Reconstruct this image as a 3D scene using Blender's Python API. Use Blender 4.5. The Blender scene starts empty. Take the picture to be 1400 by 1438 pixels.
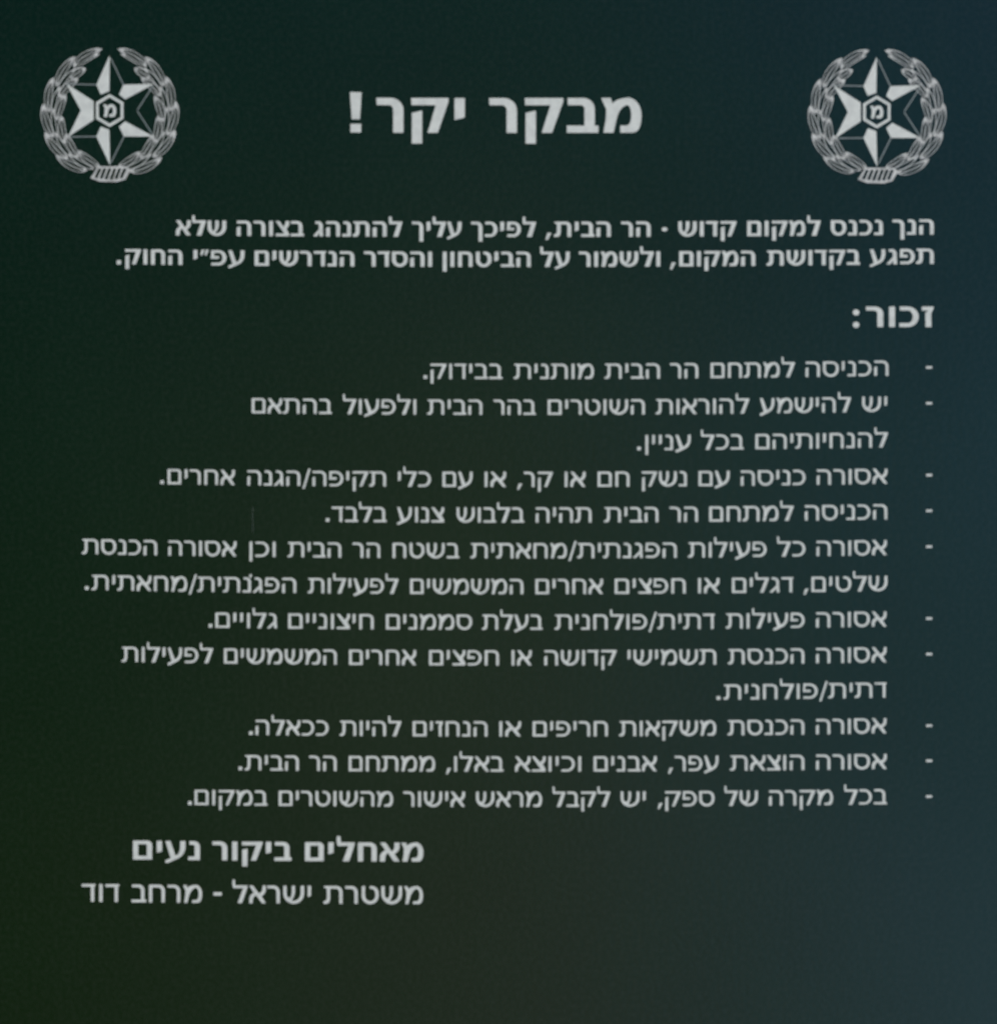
import bpy, math, random
from mathutils import Matrix, Vector
from mathutils.geometry import tessellate_polygon

random.seed(7)
scene = bpy.context.scene
COL = scene.collection

# ------------------------------------------------------------------ camera, sky, sun, exposure
S = 0.0005                      # metres per millimetre-grid unit of the sign artwork (0.5 mm)
CX, CY, CZ = 700.0, 719.0, 1.50 # artwork centre and its height above the ground
DIST = 0.85

cam = bpy.data.cameras.new("camera")
cam_ob = bpy.data.objects.new("camera", cam)
COL.objects.link(cam_ob)
cam_ob.location = (0, -DIST, CZ)
cam_ob.rotation_euler = (math.radians(90), 0, 0)
cam.sensor_fit = 'VERTICAL'
cam.sensor_height = 24.0
cam.lens = 24.0 * DIST / (1438 * S)
cam.clip_start = 0.01
cam.clip_end = 200
cam.dof.use_dof = True
cam.dof.focus_distance = DIST * 1.235
cam.dof.aperture_fstop = cam.lens / 12.0
scene.camera = cam_ob

SUN_AZ, SUN_EL = math.radians(128), math.radians(48)   # sun stands to the right, behind the viewer
world = bpy.data.worlds.new("World")
scene.world = world
world.use_nodes = True
nt = world.node_tree
nt.nodes.clear()
N = nt.nodes.new
out = N('ShaderNodeOutputWorld')
sky = N('ShaderNodeTexSky')
sky.sky_type = 'NISHITA'
sky.sun_disc = False
sky.sun_elevation = SUN_EL
sky.sun_rotation = SUN_AZ
bg_sky = N('ShaderNodeBackground')
bg_sky.inputs[1].default_value = 0.06
nt.links.new(sky.outputs[0], bg_sky.inputs[0])
# made-up surround behind the viewer, its colours fitted to tint the board's gloss
tc = N('ShaderNodeTexCoord')
sep = N('ShaderNodeSeparateXYZ')
nt.links.new(tc.outputs['Generated'], sep.inputs[0])
FITTED_SURROUND = (   # below / at / above eye level: left, middle, right; invented tints for the board to reflect
    ((0.110, 0.095, 0.012), (0.066, 0.076, 0.075), (0.025, 0.042, 0.142)),
    ((0.382, 0.321, 0.296), (0.31, 0.32, 0.25), (0.096, 0.168, 0.315)),
    ((0.34, 0.55, 0.84), (0.24, 0.46, 0.80), (0.154, 0.297, 0.733)))


def norm_axis(sock, lo, hi):
    m = N('ShaderNodeMapRange')
    m.inputs['From Min'].default_value = lo
    m.inputs['From Max'].default_value = hi
    nt.links.new(sock, m.inputs['Value'])
    return m.outputs[0]


def mix_col(fac, a, b):
    m = N('ShaderNodeMix')
    m.data_type = 'RGBA'
    nt.links.new(fac, m.inputs['Factor'])
    nt.links.new(a, m.inputs['A'])
    nt.links.new(b, m.inputs['B'])
    return m.outputs['Result']


vz = norm_axis(sep.outputs['Z'], -0.38, 0.38)
columns = []
for low, mid, top in FITTED_SURROUND:
    r = N('ShaderNodeValToRGB')
    r.color_ramp.elements[0].color = (*low, 1)
    r.color_ramp.elements[1].color = (*top, 1)
    e = r.color_ramp.elements.new(0.5)
    e.color = (*mid, 1)
    nt.links.new(vz, r.inputs[0])
    columns.append(r.outputs[0])
near = mix_col(norm_axis(sep.outputs['X'], -0.38, 0.0), columns[0], columns[1])
near = mix_col(norm_axis(sep.outputs['X'], 0.03, 0.37), near, columns[2])
# noise breaks up the made-up surround so the gloss reflects soft patches
brk = N('ShaderNodeTexNoise')
brk.inputs['Scale'].default_value = 7.0
brk.inputs['Detail'].default_value = 4
nt.links.new(tc.outputs['Generated'], brk.inputs['Vector'])
brr = N('ShaderNodeMapRange')
brr.inputs['From Min'].default_value = 0.3
brr.inputs['From Max'].default_value = 0.7
brr.inputs['To Min'].default_value = 0.70
brr.inputs['To Max'].default_value = 1.30
nt.links.new(brk.outputs[0], brr.inputs['Value'])
sc_near = N('ShaderNodeVectorMath')
sc_near.operation = 'SCALE'
nt.links.new(near, sc_near.inputs[0])
nt.links.new(brr.outputs[0], sc_near.inputs['Scale'])
near = sc_near.outputs[0]
bg_near = N('ShaderNodeBackground')
bg_near.inputs[1].default_value = 1.0
nt.links.new(near, bg_near.inputs[0])
# sky texture takes over above the band of invented colours
el = N('ShaderNodeMapRange')
el.interpolation_type = 'SMOOTHSTEP'
el.inputs['From Min'].default_value = 0.50
el.inputs['From Max'].default_value = 0.80
nt.links.new(sep.outputs['Z'], el.inputs['Value'])
mixw = N('ShaderNodeMixShader')
nt.links.new(el.outputs[0], mixw.inputs[0])
nt.links.new(bg_near.outputs[0], mixw.inputs[1])
nt.links.new(bg_sky.outputs[0], mixw.inputs[2])
nt.links.new(mixw.outputs[0], out.inputs[0])

sun = bpy.data.lights.new("sun", 'SUN')
sun.energy = 3.6
sun.angle = math.radians(0.6)
sun.color = (1.0, 0.93, 0.80)
sun_ob = bpy.data.objects.new("sun", sun)
COL.objects.link(sun_ob)
sd = Vector((math.sin(SUN_AZ) * math.cos(SUN_EL), math.cos(SUN_AZ) * math.cos(SUN_EL), math.sin(SUN_EL)))
sun_ob.rotation_euler = sd.to_track_quat('Z', 'Y').to_euler()

scene.view_settings.view_transform = 'Standard'
scene.view_settings.look = 'None'
scene.view_settings.exposure = 0.0
scene.view_settings.gamma = 1.0
scene.view_settings.use_curve_mapping = False


# ------------------------------------------------------------------ materials
def new_mat(name):
    m = bpy.data.materials.new(name)
    m.use_nodes = True
    t = m.node_tree
    return m, t, t.nodes['Principled BSDF']


def panel_material():
    m, t, b = new_mat("dark_green_enamel")
    A = t.nodes.new
    tco = A('ShaderNodeTexCoord')
    # slightly uneven paint
    n1 = A('ShaderNodeTexNoise')
    n1.inputs['Scale'].default_value = 9.0
    n1.inputs['Detail'].default_value = 5
    t.links.new(tco.outputs['Object'], n1.inputs['Vector'])
    ramp1 = A('ShaderNodeValToRGB')
    ramp1.color_ramp.elements[0].position = 0.3
    ramp1.color_ramp.elements[0].color = (0.0013, 0.0150, 0.0042, 1)
    ramp1.color_ramp.elements[1].position = 0.7
    ramp1.color_ramp.elements[1].color = (0.0020, 0.0175, 0.0056, 1)
    t.links.new(n1.outputs[0], ramp1.inputs[0])
    nd = A('ShaderNodeTexNoise')
    nd.inputs['Scale'].default_value = 330
    nd.inputs['Detail'].default_value = 3
    t.links.new(tco.outputs['Object'], nd.inputs['Vector'])
    rd = A('ShaderNodeMapRange')
    rd.inputs['From Min'].default_value = 0.42
    rd.inputs['From Max'].default_value = 0.75
    rd.inputs['To Max'].default_value = 0.035
    t.links.new(nd.outputs[0], rd.inputs['Value'])
    md = A('ShaderNodeMix')
    md.data_type = 'RGBA'
    t.links.new(rd.outputs[0], md.inputs['Factor'])
    t.links.new(ramp1.outputs[0], md.inputs['A'])
    md.inputs['B'].default_value = (0.20, 0.20, 0.18, 1)
    t.links.new(md.outputs['Result'], b.inputs['Base Color'])
    # fine orange-peel and faint vertical wipe marks in the gloss
    n2 = A('ShaderNodeTexNoise')
    n2.inputs['Scale'].default_value = 240
    n2.inputs['Detail'].default_value = 6
    n2.inputs['Roughness'].default_value = 0.65
    t.links.new(tco.outputs['Object'], n2.inputs['Vector'])
    mp = A('ShaderNodeMapping')
    mp.inputs['Scale'].default_value = (60, 60, 2.5)
    t.links.new(tco.outputs['Object'], mp.inputs['Vector'])
    n3 = A('ShaderNodeTexNoise')
    n3.inputs['Scale'].default_value = 1.0
    n3.inputs['Detail'].default_value = 4
    t.links.new(mp.outputs[0], n3.inputs['Vector'])
    rr = A('ShaderNodeMapRange')
    rr.inputs['To Min'].default_value = 0.09
    rr.inputs['To Max'].default_value = 0.20
    t.links.new(n3.outputs[0], rr.inputs['Value'])
    t.links.new(rr.outputs[0], b.inputs['Roughness'])
    bp1 = A('ShaderNodeBump')
    bp1.inputs['Strength'].default_value = 0.16
    bp1.inputs['Distance'].default_value = 0.0009
    t.links.new(n2.outputs[0], bp1.inputs['Height'])
    bp2 = A('ShaderNodeBump')
    bp2.inputs['Strength'].default_value = 0.05
    bp2.inputs['Distance'].default_value = 0.001
    t.links.new(n3.outputs[0], bp2.inputs['Height'])
    t.links.new(bp1.outputs[0], bp2.inputs['Normal'])
    t.links.new(bp2.outputs[0], b.inputs['Normal'])
    return m


def ink_material(name, c0, c1, rough):
    m, t, b = new_mat(name)
    A = t.nodes.new
    tco = A('ShaderNodeNewGeometry')
    n = A('ShaderNodeTexNoise')
    n.inputs['Scale'].default_value = 160
    n.inputs['Detail'].default_value = 5
    t.links.new(tco.outputs['Position'], n.inputs['Vector'])
    r = A('ShaderNodeValToRGB')
    r.color_ramp.elements[0].position = 0.32
    r.color_ramp.elements[0].color = (*c0, 1)
    r.color_ramp.elements[1].position = 0.62
    r.color_ramp.elements[1].color = (*c1, 1)
    t.links.new(n.outputs[0], r.inputs[0])
    t.links.new(r.outputs[0], b.inputs['Base Color'])
    b.inputs['Roughness'].default_value = rough
    return m


M_PANEL = panel_material()
M_WHITE = ink_material("white_lettering", (0.665, 0.675, 0.615), (0.79, 0.80, 0.725), 0.45)
M_WREATH = ink_material("worn_white_print", (0.46, 0.455, 0.42), (0.70, 0.69, 0.64), 0.45)
M_LINE = ink_material("thin_grey_print", (0.22, 0.25, 0.24), (0.30, 0.33, 0.31), 0.45)
M_EDGE, _t, _b = new_mat("bare_aluminium")
_b.inputs['Base Color'].default_value = (0.55, 0.56, 0.56, 1)
_b.inputs['Metallic'].default_value = 1.0
_b.inputs['Roughness'].default_value = 0.35


# ------------------------------------------------------------------ lettering
def arc(cx, cy, rx, ry, a0, a1, n=10):
    return [(cx + rx * math.cos(math.radians(a0 + (a1 - a0) * i / n)),
             cy + ry * math.sin(math.radians(a0 + (a1 - a0) * i / n))) for i in range(n + 1)]


def bez(p0, p1, p2, n=8):
    return [((1 - t) ** 2 * p0[0] + 2 * t * (1 - t) * p1[0] + t * t * p2[0],
             (1 - t) ** 2 * p0[1] + 2 * t * (1 - t) * p1[1] + t * t * p2[1]) for t in [i / n for i in range(n + 1)]]


WIDTH = dict(zip("אבגדהוזחטיךכלםמןנסעפצקרשת",
                 (.92, .81, .58, .74, .88, 0, .46, .88, .95, 0, .72, .80, .84, .88, 1.04, 0, .52, .97, .93, .90, .82, 1.0,
                  .71, 1.16, 1.05)))


def width(ch, v, bold):
    if ch in "ויןו":
        return v
    if ch == '/':
        return 0.52
    if ch == '״':
        return 0.52
    return WIDTH[ch] + (0.06 if bold else 0.0)


# side bearings (left, right)
BEAR = {'ו': (.13, .13), 'י': (.12, .12), 'ן': (.12, .12), 'ר': (.03, .12), 'ד': (.02, .07), 'ך': (.03, .12),
        'כ': (.05, .08), 'ב': (.05, .04), 'נ': (.05, .12), 'ג': (.03, .10), 'ה': (.10, .12), 'ח': (.12, .12),
        'ת': (.03, .12), 'א': (.05, .05), 'ל': (.04, .05), 'ם': (.11, .11), 'מ': (.05, .08), 'ס': (.08, .08),
        'ע': (.04, .09), 'פ': (.07, .08), 'צ': (.04, .05), 'ק': (.10, .05), 'ש': (.08, .09), 'ט': (.11, .08),
        'ז': (.06, .06), '/': (.02, .02), '״': (.06, .06)}


def glyph(ch, w, v, h):
    """closed outlines of one letter, height of the square letters = 1"""
    if ch == 'ו':
        return [[(0, 0), (v, 0), (v, 1), (0, 1)]]
    if ch == 'י':
        return [[(0, 1), (v, 1), (v, .45), (.75 * v, .42), (0, .37)]]
    if ch == 'ן':
        return [[(0, -.31), (v, -.31), (v, 1), (0, 1)]]
    if ch in 'רך':
        R, r = .36, max(.05, .36 - v * .8)
        b = 0 if ch == 'ר' else -.31
        return [[(0, 1)] + arc(w - R, 1 - R, R, R, 90, 0) + [(w, b), (w - v, b)] +
                arc(w - v - r, 1 - h - r, r, r, 0, 90, 6) + [(0.015, 1 - h)]]
    if ch == 'ד':
        o = .07
        return [[(0, 1), (w, 1), (w, 1 - h * .55), (w - o, 1 - h), (w - o, 0), (w - o - v, 0), (w - o - v, 1 - h),
                 (0.015, 1 - h)]]
    if ch == 'ה':
        return glyph('ר', w, v, h) + [[(.0, 0), (v, 0), (v, .62), (.35 * v, .60), (0, .54)]]
    if ch == 'ח':
        R, r = .34, max(.05, .34 - v * .8)
        return [[(0, 0), (0, .97), (.03, 1)] + arc(w - R, 1 - R, R, R, 90, 0) + [(w, 0), (w - v, 0)] +
                arc(w - v - r, 1 - h - r, r, r, 0, 90, 6) + [(v + .02, 1 - h), (v, 1 - h - .03), (v, 0)]]
    if ch == 'ת':
        R, r = .34, max(.05, .34 - v * .8)
        x0 = .17
        return [[(.0, 1)] + arc(w - R, 1 - R, R, R, 90, 0) + [(w, 0), (w - v, 0)] +
                arc(w - v - r, 1 - h - r, r, r, 0, 90, 6) + [(x0 + v, 1 - h)] +
                bez((x0 + v, .36), (x0 + v * .95, 0.0), (.06 + v * .4, 0), 7) + [(-.02, 0), (-.02, h * .92)] +
                bez((.03, h * .95), (x0, h), (x0, .40), 6) + [(x0, 1 - h * .9), (.03, 1 - h * .75)]]
    if ch == 'ב':
        R, r = .32, max(.05, .32 - v * .75)
        xs = w - .10
        return [[(.02, 1)] + arc(xs - R, 1 - R, R, R, 90, 0) + [(xs, h), (w, h), (w, 0), (0, 0), (0, h), (xs - v, h)] +
                arc(xs - v - r, 1 - h - r, r, r, 0, 90, 6) + [(.03, 1 - h)]]
    if ch == 'כ':
        R = min(.48, w * .58)
        return [[(.02, 1)] + arc(w - R, .5, R, .5, 90, -90, 18) + [(0, 0), (0, h)] +
                arc(w - R, .5, R - v, .5 - h, -90, 90, 14) + [(.03, 1 - h)]]
    if ch == 'נ':
        R, r = .30, max(.04, .30 - v * .8)
        return [[(.06, 1)] + arc(w - R, 1 - R, R, R, 90, 0) + [(w, 0), (0, 0), (0, h), (w - v, h)] +
                arc(w - v - r, 1 - h - r, r, r, 0, 90, 6) + [(.07, 1 - h)]]
    if ch == 'ג':
        R, r = .30, max(.04, .30 - v * .8)
        xs = w - .03
        return [[(.10, 1)] + arc(xs - R, 1 - R, R, R, 90, 0) + [(xs, .5), (w, 0), (w - v * .98, 0), (w - v - .03, .25)] +
                [(v * .85, 0), (-.02, 0), (-.02, .05)] + [(xs - v, .47)] +
                arc(xs - v - r, 1 - h - r, r, r, 0, 90, 6) + [(.11, 1 - h)]]
    if ch == 'ט':
        return [[(0, 1), (v, 1), (v, .46)] + arc(w / 2, .46, w / 2 - v, .46 - h, 180, 360, 14) +
                arc(w - v - .22, 1 - h - .28, .22, .28, 0, 90, 6)[0:] + [(w * .50, 1 - h), (w * .46, 1)] +
                arc(w - .38, .60, .38, .40, 90, 0, 8) + [(w, .46)] + arc(w / 2, .46, w / 2, .475, 360, 180, 18)]
    if ch == 'ל':
        return [[(.0, 1.33), (.68 * v, 1.33), (.80 * v, 1.0), (w, 1.0), (w, .90), (w * .42 + v * .95, 0), (w * .34, 0),
                 (w - v - .06, 1 - h), (.04, 1 - h), (.0, 1.03)]]
    if ch == 'ם':
        R, r = .24, max(.02, .24 - v * .75)
        o = [(0, 0), (0, 1)] + arc(w - R, 1 - R, R, R, 90, 0, 8) + [(w, 0)]
        i = [(v, h), (w - v, h)] + arc(w - v - r, 1 - h - r, r, r, 0, 90, 5) + [(v, 1 - h)]
        return [o, i]
    if ch == 'מ':
        k = w / 1.16
        vb = v * .95
        x1 = .12 * k
        bx = w * .66
        p = [(0, 1), (.04 + v * .75, 1)]
        p += bez((.06 + v * .85, .84), (w * .30 + v * .3, .985), (bx, 1.01), 6)
        p += arc(bx, .5, w - bx, .51, 90, 0, 10)[1:]
        p += bez((w, .5), (w, .0), (w * .76, 0), 8)[1:]
        p += [(w * .47, 0), (w * .47, h)]
        p += bez((w * .60, h), (w - v, h * .95), (w - v, .5), 7)
        p += bez((w - v, .52), (w - v - .01, 1 - h), (bx - .02, 1 - h), 7)
        p += bez((bx - .03, 1 - h), (w * .34 + v * .35, .74), (.09 * k + vb + .04, .30), 7)
        p += [(.06 * k + vb, 0), (.05 * k, 0), (x1, .36), (x1 + .015, .68), (0, 1 - h * .2)]
        return [p]
    if ch == 'ס':
        o = [(.0, .98), (.02, 1)] + arc(w - .42, .60, .42, .40, 90, 0, 8) + arc(w / 2, .47, w / 2, .485, 360, 180, 20)
        i = [(v, 1 - h)] + arc(w - v - .24, 1 - h - .26, .24, .26, 90, 0, 6) + arc(w / 2, .46, w / 2 - v, .46 - h, 360, 180, 16)
        return [o, i]
    if ch == 'ע':
        return [[(.0, 1), (v * .98, 1), (w * .47 + v * .12, .22)] +
                bez((w * .60, .27), (w - v, .40), (w - v, .78), 6) + [(w - v, 1), (w, 1)] +
                bez((w, .72), (w, .20), (w * .50, .01), 8) + [(.09, -.17), (.0, -.15), (.0, -.02), (w * .27, .09)]]
    if ch == 'פ':
        R = min(.48, w * .54)
        return [[(.03, 1)] + arc(w - R, .5, R, .5, 90, -90, 18) + [(.03, 0), (.03, h)] +
                arc(w - R, .5, R - v, .5 - h, -90, 90, 14) +
                [(v * .92, 1 - h), (v * .88, .47 + h * .80), (w * .52, .47 + h * .80), (w * .52, .44), (.0, .44)]]
    if ch == 'צ':
        return [[(.0, 1), (v * 1.05, 1), (w * .60, .60), (w - v, .80), (w - v * .95, 1), (w, 1), (w, .74), (w * .80, .47),
                 (w, .16), (w, 0), (.01, 0), (.01, h), (w * .66, h)]]
    if ch == 'ק':
        return [[(0, 1), (w, 1), (w, .90), (w * .44 + v * 1.0, 0), (w * .44, 0), (w - v - .07, 1 - h), (.01, 1 - h)],
                [(.02, -.31), (.02 + v, -.31), (.02 + v, .64), (.02, .57)]]
    if ch == 'ש':
        m0 = w * .41
        return [[(0, 1), (v * .95, 1), (v * .97, .62), (v * 1.12, .38), (w * .33, .30)] +
                bez((m0 - .02, .46), (m0 + .01, .62), (m0, 1), 5) + [(m0 + v * .95, 1)] +
                bez((m0 + v * .97, .66), (m0 + v * .85, .40), (w * .40, h + .02), 6) +
                bez((w * .50, h - .01), (w - v * 1.0, h + .05), (w - v, .66), 8) + [(w - v, 1), (w, 1), (w, .62)] +
                arc(w * .5, .56, w * .5, .575, 0, -180, 20)]
    if ch == 'א':
        return [[(.0, 1), (v * 1.08, 1), (w * .60, .53)] +
                bez((w * .70, .62), (w - v * .95, .66), (w - v * .98, 1), 5) + [(w, 1)] +
                bez((w, .74), (w * .97, .52), (w * .74, .40), 5) +
                [(w, .0), (w - v * 1.12, 0), (w * .41, .46)] +
                bez((w * .36, .42), (v * .98, .34), (v * .98, 0), 5) + [(0, 0)] +
                bez((.0, .30), (.05, .48), (w * .27, .60), 5)]
    if ch == 'ז':
        return [[(0, 1), (w, 1), (w, .90), (w * .80, .66), (w * .82, 0), (w * .82 - v, 0), (w * .80 - v, .70), (w * .58, 1 - h),
                 (.0, 1 - h)]]
    if ch == '/':
        return [[(0, -.18), (v * .8, -.18), (w, 1.14), (w - v * .8, 1.14)]]
    if ch == '״':
        d = .26
        return [[(0, .66), (v * .55, .66), (v * 1.1, 1.02), (v * .3, 1.02)],
                [(d, .66), (d + v * .55, .66), (d + v * 1.1, 1.02), (d + v * .3, 1.02)]]
    if ch == '!':
        return [[(.02, .35), (.02, .35)], ]
    raise KeyError(ch)


def P(px, py):
    """artwork grid -> panel-local metres (x right, y up)"""
    return ((px - CX) * S, (CY - py) * S)


def shapes_mesh(name, contours, mat, lift, thick=0.00010, parent=None):
    """flat outlines (metres, even-odd holes) as one thin raised mesh facing -Y"""
    cu = bpy.data.curves.new(name, 'CURVE')
    cu.dimensions = '2D'
    cu.fill_mode = 'BOTH'
    cu.extrude = thick / 2
    for c in contours:
        sp = cu.splines.new('POLY')
        sp.points.add(len(c) - 1)
        for q, (x, y) in zip(sp.points, c):
            q.co = (x, y, 0, 1)
        sp.use_cyclic_u = True
    tmp = bpy.data.objects.new("tmp", cu)
    COL.objects.link(tmp)
    dg = bpy.context.evaluated_depsgraph_get()
    me = bpy.data.meshes.new_from_object(tmp.evaluated_get(dg))
    bpy.data.objects.remove(tmp)
    bpy.data.curves.remove(cu)
    me.name = name
    me.transform(Matrix.Translation((0, -(lift + thick / 2), 0)) @ Matrix.Rotation(math.radians(90), 4, 'X'))
    me.materials.clear()
    me.materials.append(mat)
    ob = bpy.data.objects.new(name, me)
    COL.objects.link(ob)
    if parent:
        ob.parent = parent
    return ob


def sag(b0, k, x):
    return b0 - k * ((x - 720.0) / 500.0) ** 2


TRIM = 0.5


def word(text, L, R, b0, k, H, v, h, bold):
    """outlines of one right-to-left word stretched between its left and right edges"""
    L += TRIM
    R -= TRIM
    seq = list(text)[::-1]
    pos, x = [], 0.0
    for i, ch in enumerate(seq):
        w = width(ch, v, bold)
        l, r = BEAR[ch]
        if i == 0:
            l = 0
        pos.append((ch, x + l, w))
        x += l + w + (r if i < len(seq) - 1 else 0)
    sx = (R - L) / (x * H)
    res = []
    for ch, gx, w in pos:
        # keep stem weight: widen the letter itself, not its strokes
        vv = v / sx
        ww = w
        if ch in 'וין':
            gx += (w - vv) / 2
            ww = vv
        for c in glyph(ch, ww, vv, h):
            pts = []
            for a, b in c:
                px = L + (gx + a) * H * sx
                mid = L + (gx + w / 2) * H * sx
                pts.append(P(px, sag(b0, k, mid) - b * H))
            res.append(pts)
    return res


def poly(pts):
    return [P(a, b) for a, b in pts]


def disc(cx, cy, rx, ry, n=14):
    return [P(cx + rx * math.cos(2 * math.pi * i / n), cy + ry * math.sin(2 * math.pi * i / n)) for i in range(n)]


def dot(L, b0, k, d):
    y = sag(b0, k, L)
    x = L + .6
    return [P(x, y), P(x + d, y), P(x + d, y - d), P(x, y - d)]


def comma(L, b0, k, d):
    y = sag(b0, k, L)
    return [P(L + .8, y + d * .75), P(L + d * .75, y + d * .75), P(L + d * 1.65, y - d), P(L + d * .65, y - d)]


def dash(cx, cy, w, h):
    return [P(cx - w / 2, cy + h / 2), P(cx + w / 2, cy + h / 2), P(cx + w / 2, cy - h / 2), P(cx - w / 2, cy - h / 2)]


# ------------------------------------------------------------------ the sign
sign = bpy.data.objects.new("notice_sign", None)
COL.objects.link(sign)
sign.location = (0, 0, CZ)
sign["label"] = "dark green notice sign with white Hebrew lettering and a star emblem in each upper corner"
sign["category"] = "sign"

# board: rounded rectangle reaching a little beyond the lettering on every side
BX, BY, BR, BT = 0.395, 0.405, 0.018, 0.004
rim = []
for cx, cy, a in ((BX - BR, BY - BR, 0), (-BX + BR, BY - BR, 90), (-BX + BR, -BY + BR, 180), (BX - BR, -BY + BR, 270)):
    rim += arc(cx, cy, BR, BR, a, a + 90, 10)
board = shapes_mesh("board", [rim], M_PANEL, -BT, BT, sign)
board.data.materials.append(M_EDGE)
for p in board.data.polygons:
    if abs(p.normal.y) < 0.5 or p.normal.y > 0.5:
        p.material_index = 1

LIFT = 0.00002
RV, RH = .178, .140          # regular stroke weights
BV, BH = .250, .168          # bold stroke weights

# heading
hd = word("מבקר", 686.2, 901.0, 186.6, 2, 48.8, .295, .205, True) + word("יקר", 528.1, 653.3, 186.6, 2, 48.8, .295, .205, True)
hd += [poly([(491.6, 129.5), (508.0, 129.5), (505.6, 167.5), (494.2, 167.5)]), poly([(492.4, 174), (507.2, 174), (507.2, 186), (492.4, 186)])]
shapes_mesh("heading", hd, M_WHITE, LIFT, parent=sign)

# opening paragraph
pa = []
for t, L, R in (("הנך", 1251.9, 1311), ("נכנס", 1165.7, 1239.6), ("למקום", 1048.4, 1152.2), ("קדוש", 951.7, 1034.3),
                ("הר", 871.4, 913.8), ("הבית", 777.9, 857.9), ("לפיכך", 660.9, 752.8), ("עליך", 578, 648.6),
                ("להתנהג", 440.4, 565.4), ("בצורה", 332.4, 427.6), ("שלא", 247, 318.4)):
    pa += word(t, L, R, 332.7, 2.5, 21.2, BV, BH, True)
pa += [disc(933, 322, 4.0, 2.9), comma(765, 332.7, 2.5, 5.6)]
for t, L, R in (("תפגע", 1220.4, 1311), ("בקדושת", 1076, 1207.5), ("המקום", 953, 1060.6), ("ולשמור", 812.2, 927.3), ("על", 758, 800.4),
                ("הביטחון", 621.4, 745.7), ("והסדר", 510.8, 607.2), ("הנדרשים", 357.5, 498.2), ("עפ״י", 271.5, 344), ("החוק", 175.7, 257)):
    pa += word(t, L, R, 374.8, 3.2, 21.2, BV, BH, True)
pa += [comma(939.5, 374.8, 3.2, 5.6), dot(164, 375, 3.0, 5.8)]
shapes_mesh("opening_paragraph", pa, M_WHITE, LIFT, parent=sign)

# subheading
sh = word("זכור", 1214.8, 1310.7, 459.2, 0, 28.6, .285, .19, True)
sh += [disc(1201.5, 438.8, 4.6, 4.2), disc(1201.5, 456.2, 4.6, 4.2)]
shapes_mesh("subheading", sh, M_WHITE, LIFT, parent=sign)

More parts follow.
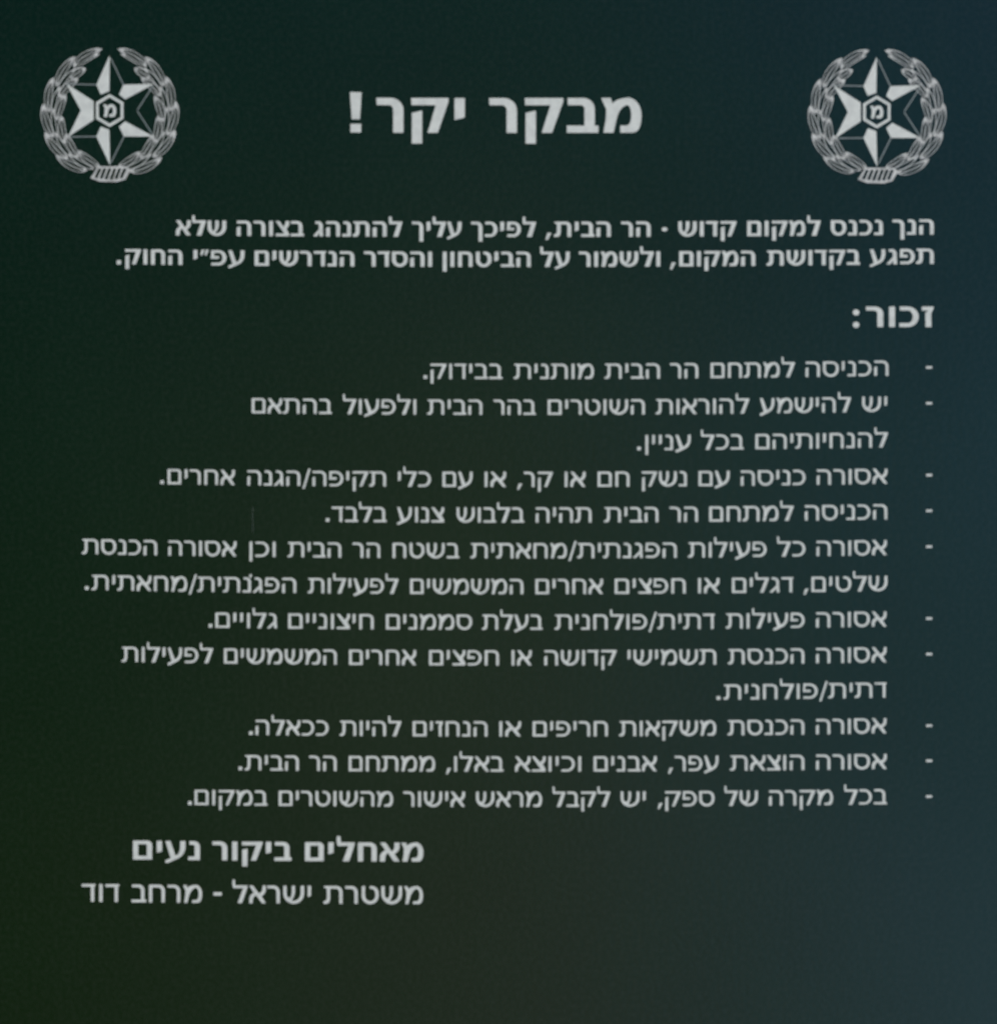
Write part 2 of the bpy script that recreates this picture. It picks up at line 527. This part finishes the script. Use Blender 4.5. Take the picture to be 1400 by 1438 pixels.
# list: every item is its lettering plus its own dash
K = 4.2
ITEMS = [
    (516.0, [(532.2, [("הכניסה", 1130.3, 1247.4), ("למתחם", 997.1, 1116), ("הר", 940, 980.6), ("הבית", 848.9, 926.9),
                      ("מותנית", 721.4, 834.3), ("בבידוק", 604, 705.7)], [594.3], [])]),
    (566.3, [(582.5, [("יש", 1209.7, 1245.7), ("להישמע", 1066.3, 1194.9), ("להוראות", 920.6, 1052), ("השוטרים", 768.6, 905.7),
                      ("בהר", 692.6, 752.6), ("הבית", 600, 677.7), ("ולפעול", 481.3, 585.1), ("בהתאם", 353.4, 466.5)], [], []),
             (632.8, [("להנחיותיהם", 1059.9, 1246.6), ("בכל", 983.5, 1044.3), ("עניין", 905.5, 970)], [894], [])]),
    (667.2, [(683.8, [("אסורה", 1146, 1246), ("כניסה", 1039.4, 1131.1), ("עם", 980.2, 1024.6), ("נשק", 900.5, 964.6),
                      ("חם", 838.6, 884.2), ("או", 792.3, 822.5), ("קר", 735, 776.6), ("או", 680, 711), ("עם", 621, 664),
                      ("כלי", 558.6, 605.6), ("תקיפה/הגנה", 347.3, 542.6), ("אחרים", 235.4, 330.6)], [225], [725.4])]),
    (717.2, [(733.8, [("הכניסה", 1129.3, 1245.7), ("למתחם", 995.1, 1114.3), ("הר", 939.4, 980.2), ("הבית", 848.2, 924.7),
                      ("תהיה", 751.8, 830.9), ("בלבוש", 640.9, 736.4), ("צנוע", 557.4, 624.2), ("בלבד", 465.5, 543.5)], [457.2], [])]),
    (767.7, [(784.0, [("אסורה", 1145.6, 1245.2), ("כל", 1090.3, 1130.8), ("פעילות", 966, 1076.5), ("הפגנתית/מחאתית", 660.7, 950.5),
                      ("בשטח", 551, 645.4), ("הר", 494.7, 534.5), ("הבית", 404.3, 479.9), ("וכן", 350.1, 387.9),
                      ("אסורה", 236.4, 332.9), ("הכנסת", 115.6, 221.6)], [], []),
             (834.3, [("שלטים", 1138.5, 1245.9), ("דגלים", 1027, 1114), ("או", 979.4, 1010.3), ("חפצים", 862.6, 963),
                      ("אחרים", 751.3, 847), ("המשמשים", 575.6, 735.3), ("לפעילות", 432.7, 560), ("הפגנתית/מחאתית", 129.2, 416.6)],
              [119.4], [1127])]),
    (868.5, [(884.3, [("אסורה", 1145, 1244.7), ("פעילות", 1018.9, 1129.9), ("דתית/פולחנית", 778.7, 1003.8), ("בעלת", 676.8, 762.2),
                      ("סממנים", 541.7, 663.3), ("חיצוניים", 404.6, 525.3), ("גלויים", 302.4, 389.8)], [292.9], [])]),
    (918.5, [(934.4, [("אסורה", 1145, 1244.7), ("הכנסת", 1021.9, 1129.4), ("תשמישי", 880.6, 1005.8), ("קדושה", 763.9, 866.1),
                      ("או", 717.9, 747), ("חפצים", 602.2, 701), ("אחרים", 490, 584.9), ("המשמשים", 314.5, 473.6),
                      ("לפעילות", 171.3, 299.9)], [], []),
             (984.0, [("דתית/פולחנית", 1015.6, 1244.9)], [1005.5], [])]),
    (1019.0, [(1034.2, [("אסורה", 1145, 1244.7), ("הכנסת", 1021.4, 1129.4), ("משקאות", 869.4, 1005.8), ("חריפים", 747.5, 853.8),
                        ("או", 700.6, 731.9), ("הנחזים", 579.2, 685), ("להיות", 477.3, 563.9), ("ככאלה", 358.8, 462)], [349.6], [])]),
    (1068.3, [(1083.5, [("אסורה", 1145, 1245), ("הוצאת", 1024.7, 1129.4), ("עפר", 946.6, 1009), ("אבנים", 833, 922.3),
                        ("וכיוצא", 722.8, 816.5), ("באלו", 637.4, 707.5), ("ממתחם", 489.5, 611.5), ("הר", 433.9, 473.3),
                        ("הבית", 344, 420.3)], [334.8], [937, 625.5])]),
    (1118.5, [(1133.0, [("בכל", 1184.4, 1245.2), ("מקרה", 1079, 1169.6), ("של", 1016.5, 1064.2), ("ספק", 933.2, 1003.3),
                        ("יש", 871, 906.9), ("לקבל", 775.4, 857.1), ("מראש", 668.1, 761.4), ("אישור", 566, 653.4),
                        ("מהשוטרים", 391.3, 552.4), ("במקום", 273.3, 376.2)], [264], [922.3])]),
]
for by, rows in ITEMS:
    cs = []
    for b0, words, dots, commas in rows:
        k = K if b0 < 1060 else 3.4
        for t, L, R in words:
            cs += word(t, L, R, b0, k, 21.2, RV, RH, False)
        cs += [dot(d, b0, k, 5.0) for d in dots]
        cs += [comma(c, b0, k, 4.8) for c in commas]
    if abs(by - 767.7) < .1:       # stray tick of paint above one letter
        cs.append(poly([(350.6, 807.0), (354.2, 806.4), (353.4, 810.8), (350.4, 811.0)]))
    it = shapes_mesh("list_item", cs, M_WHITE, LIFT, parent=sign)
    shapes_mesh("dash", [dash(1304.0, by, 8.4, 3.3)], M_WHITE, LIFT, parent=it)

# closing wish and signature
cw = []
for t, L, R in (("מאחלים", 428.1, 595), ("ביקור", 298, 410), ("נעים", 186.9, 281.6)):
    cw += word(t, L, R, 1210.0, 2.9, 26.4, .272, .185, True)
shapes_mesh("closing_line", cw, M_WHITE, LIFT, parent=sign)
sg = []
for t, L, R in (("משטרת", 454.6, 594.4), ("ישראל", 326.5, 437.5), ("מרחב", 184.8, 284.6), ("דוד", 114.7, 168.5)):
    sg += word(t, L, R, 1269.6, 2.4, 24.8, .182, .148, False)
sg.append(dash(306, 1255.3, 11.5, 4.6))
shapes_mesh("signature_line", sg, M_WHITE, LIFT, parent=sign)


# ------------------------------------------------------------------ star emblem in its wreath
EX, EY = 154.6, 155.3            # centre of the first emblem on the artwork grid


def E(dx, dy):
    return P(EX + dx, EY + dy)


def seg(a, b, w):
    """a thin straight stroke between two emblem points"""
    d = Vector((b[0] - a[0], b[1] - a[1]))
    n = Vector((-d.y, d.x)).normalized() * (w / 2)
    return [E(a[0] + n.x, a[1] + n.y), E(b[0] + n.x, b[1] + n.y), E(b[0] - n.x, b[1] - n.y), E(a[0] - n.x, a[1] - n.y)]


T_T, T_UR, T_LR, T_B, T_LL, T_UL = (0, -77.5), (62, -37.4), (61.5, 36.5), (.6, 77), (-58.5, 37), (-60.5, -37.4)
N_UR, N_R, N_LR, N_LL, N_L, N_UL = (19.2, -36.3), (38.6, 0), (20, 36.4), (-18.6, 36.4), (-40.5, 0), (-18.6, -36.3)
star = [
    [E(*T_T), E(*N_UL), E(-12.6, -22.6), E(-.6, -27)],
    [E(*T_UR), E(*N_UR), E(13.2, -22.6), E(21.6, -15.6)],
    [E(*T_LR), E(*N_LR), E(13.2, 22.6), E(21.6, 15.2)],
    [E(*T_B), E(*N_LL), E(-12.6, 22.8), E(-.6, 27)],
    [E(*T_UL), E(*N_L), E(*T_LL), E(-22.6, 13.2), E(-22.6, -13.2)],
]
emblem = shapes_mesh("emblem", star, M_WHITE, LIFT, parent=sign)
lines = [seg(T_UL, N_UL, 1.5), seg(T_LL, N_LL, 1.5), seg((T_T[0] + 1.5, T_T[1] + 4), N_UR, 1.5), seg((T_B[0] + 1.3, T_B[1] - 4), N_LR, 1.5),
         seg((T_UR[0] - 1, T_UR[1] + 2.5), (N_R[0], N_R[1] - .6), 1.5), seg((T_LR[0] - 1, T_LR[1] - 2.5), (N_R[0], N_R[1] + .6), 1.5)]
shapes_mesh("star_outline", lines, M_LINE, LIFT, parent=emblem)


def hexa(r):
    return [E(r * math.sin(math.radians(60 * i)) * .98, -r * math.cos(math.radians(60 * i)) * 1.02) for i in range(6)]


shapes_mesh("hexagon_ring", [hexa(22.6), hexa(18.2)], M_WHITE, LIFT, parent=emblem)
lt = []
for c in glyph('מ', 1.05, .26, .22):
    lt.append([E(-9.0 + a * 17.2, 9.0 - b * 17.6) for a, b in c])
shapes_mesh("badge_letter", lt, M_WHITE, LIFT, parent=emblem)

# wreath: overlapping leaves drawn in line, each with its midrib, stacked towards the tips
WX, WY, WR = .4, 5.4, 80.5


def leaf(side, th0, d_th, r0, r1, wd, curl=0.8):
    """leaf along the ring: closed outline, slimmer inner blade and midrib, in emblem units"""
    def pt(t, off):
        r = r0 + (r1 - r0) * t ** curl + off
        th = math.radians(th0 + d_th * t)
        return (WX + side * r * math.sin(th), WY + r * math.cos(th))

    def outline(t0, t1, w, n=10):
        up, dn = [], []
        for i in range(n + 1):
            q = i / n
            t = t0 + (t1 - t0) * q
            a = w * 1.72 * q ** .55 * (1 - q) ** .62 if 0 < i < n else 0.0
            up.append(pt(t, a))
            dn.append(pt(t, -a))
        return up + dn[-2:0:-1]
    return outline(0, 1, wd), outline(.07, .86, wd - 1.25), [pt(i / 8, 0) for i in range(8)]


def stroke(path, w0, w1):
    l, r = [], []
    for i, (x, y) in enumerate(path):
        a = path[max(0, i - 1)]
        b = path[min(len(path) - 1, i + 1)]
        d = Vector((b[0] - a[0], b[1] - a[1])).normalized()
        w = w0 + (w1 - w0) * i / (len(path) - 1)
        l.append((x - d.y * w / 2, y + d.x * w / 2))
        r.append((x + d.y * w / 2, y - d.x * w / 2))
    return l + r[::-1]


def stacked_print(name, layers, base, step=0.0000045):
    """flat shapes stacked like layers of ink, as ONE mesh; layers = [(outline in emblem units, material slot)]"""
    verts, faces, mats = [], [], []
    for i, (c, slot) in enumerate(layers):
        pts = [E(*p) for p in c]
        o = len(verts)
        verts += [(p[0], -(LIFT + base + i * step), p[1]) for p in pts]
        for a, b, d in tessellate_polygon([[Vector((p[0], p[1], 0)) for p in pts]]):
            A, B, D = pts[a], pts[b], pts[d]
            turn = (B[0] - A[0]) * (D[1] - A[1]) - (B[1] - A[1]) * (D[0] - A[0])
            faces.append((o + a, o + b, o + d) if turn > 0 else (o + a, o + d, o + b))
            mats.append(slot)
    me = bpy.data.meshes.new(name)
    me.from_pydata(verts, [], faces)
    me.materials.append(M_WREATH)
    me.materials.append(M_PANEL)
    me.polygons.foreach_set("material_index", mats)
    ob = bpy.data.objects.new(name, me)
    COL.objects.link(ob)
    ob.parent = emblem
    return ob


for side in (-1, 1):
    lay = []
    n = 6
    for i in reversed(range(n)):
        th0 = 13 + i * 24.5
        last = i == n - 1
        for lead, d_th, r0, r1, wd in ((4, 31, 80, 80 if not last else 86, 4.6),
                                       (-3, 31 if not last else 20, 75, 67.5 if not last else 73, 7.2),
                                       (7, 32 if not last else 31, 85, 94.5 if not last else 92.5, 7.4)):
            jit = random.uniform(-2, 2)
            full, blade, rib = leaf(side, th0 + lead + (0 if last else jit), d_th, r0, r1, wd)
            lay += [(full, 0), (blade, 1)] + ([(stroke(rib, 1.5, 1.0), 0)] if wd > 5 else [])
    stacked_print("laurel_branch", lay, 0.00003)

# binding that ties the two branches
lay = [([(-27, 95), (-14, 99.8), (10, 100.6), (22, 97), (30, 83), (22, 78.5), (-16, 78.5)], 0)]
for x in (-21, -14, -7, 0, 7, 14):
    lay.append(([(x, 96.5 - abs(x + 2) * .12), (x + 4.0, 97.8 - abs(x + 2) * .12), (x + 9.8, 81.8), (x + 5.6, 81.2)], 1))
stacked_print("binding", lay, 0.00040)

# the same emblem in the other upper corner
twin = emblem.copy()
COL.objects.link(twin)
twin.parent = sign
twin.location = ((1230.6 - EX) * S, 0, -2.0 * S)
for ch in list(emblem.children):
    c = ch.copy()
    COL.objects.link(c)
    c.parent = twin

# a short scratch in the enamel
shapes_mesh("scratch", [poly([(355.2, 712), (355.4, 712), (355.7, 748), (355.45, 748)])], M_LINE, LIFT, 0.00003, sign)
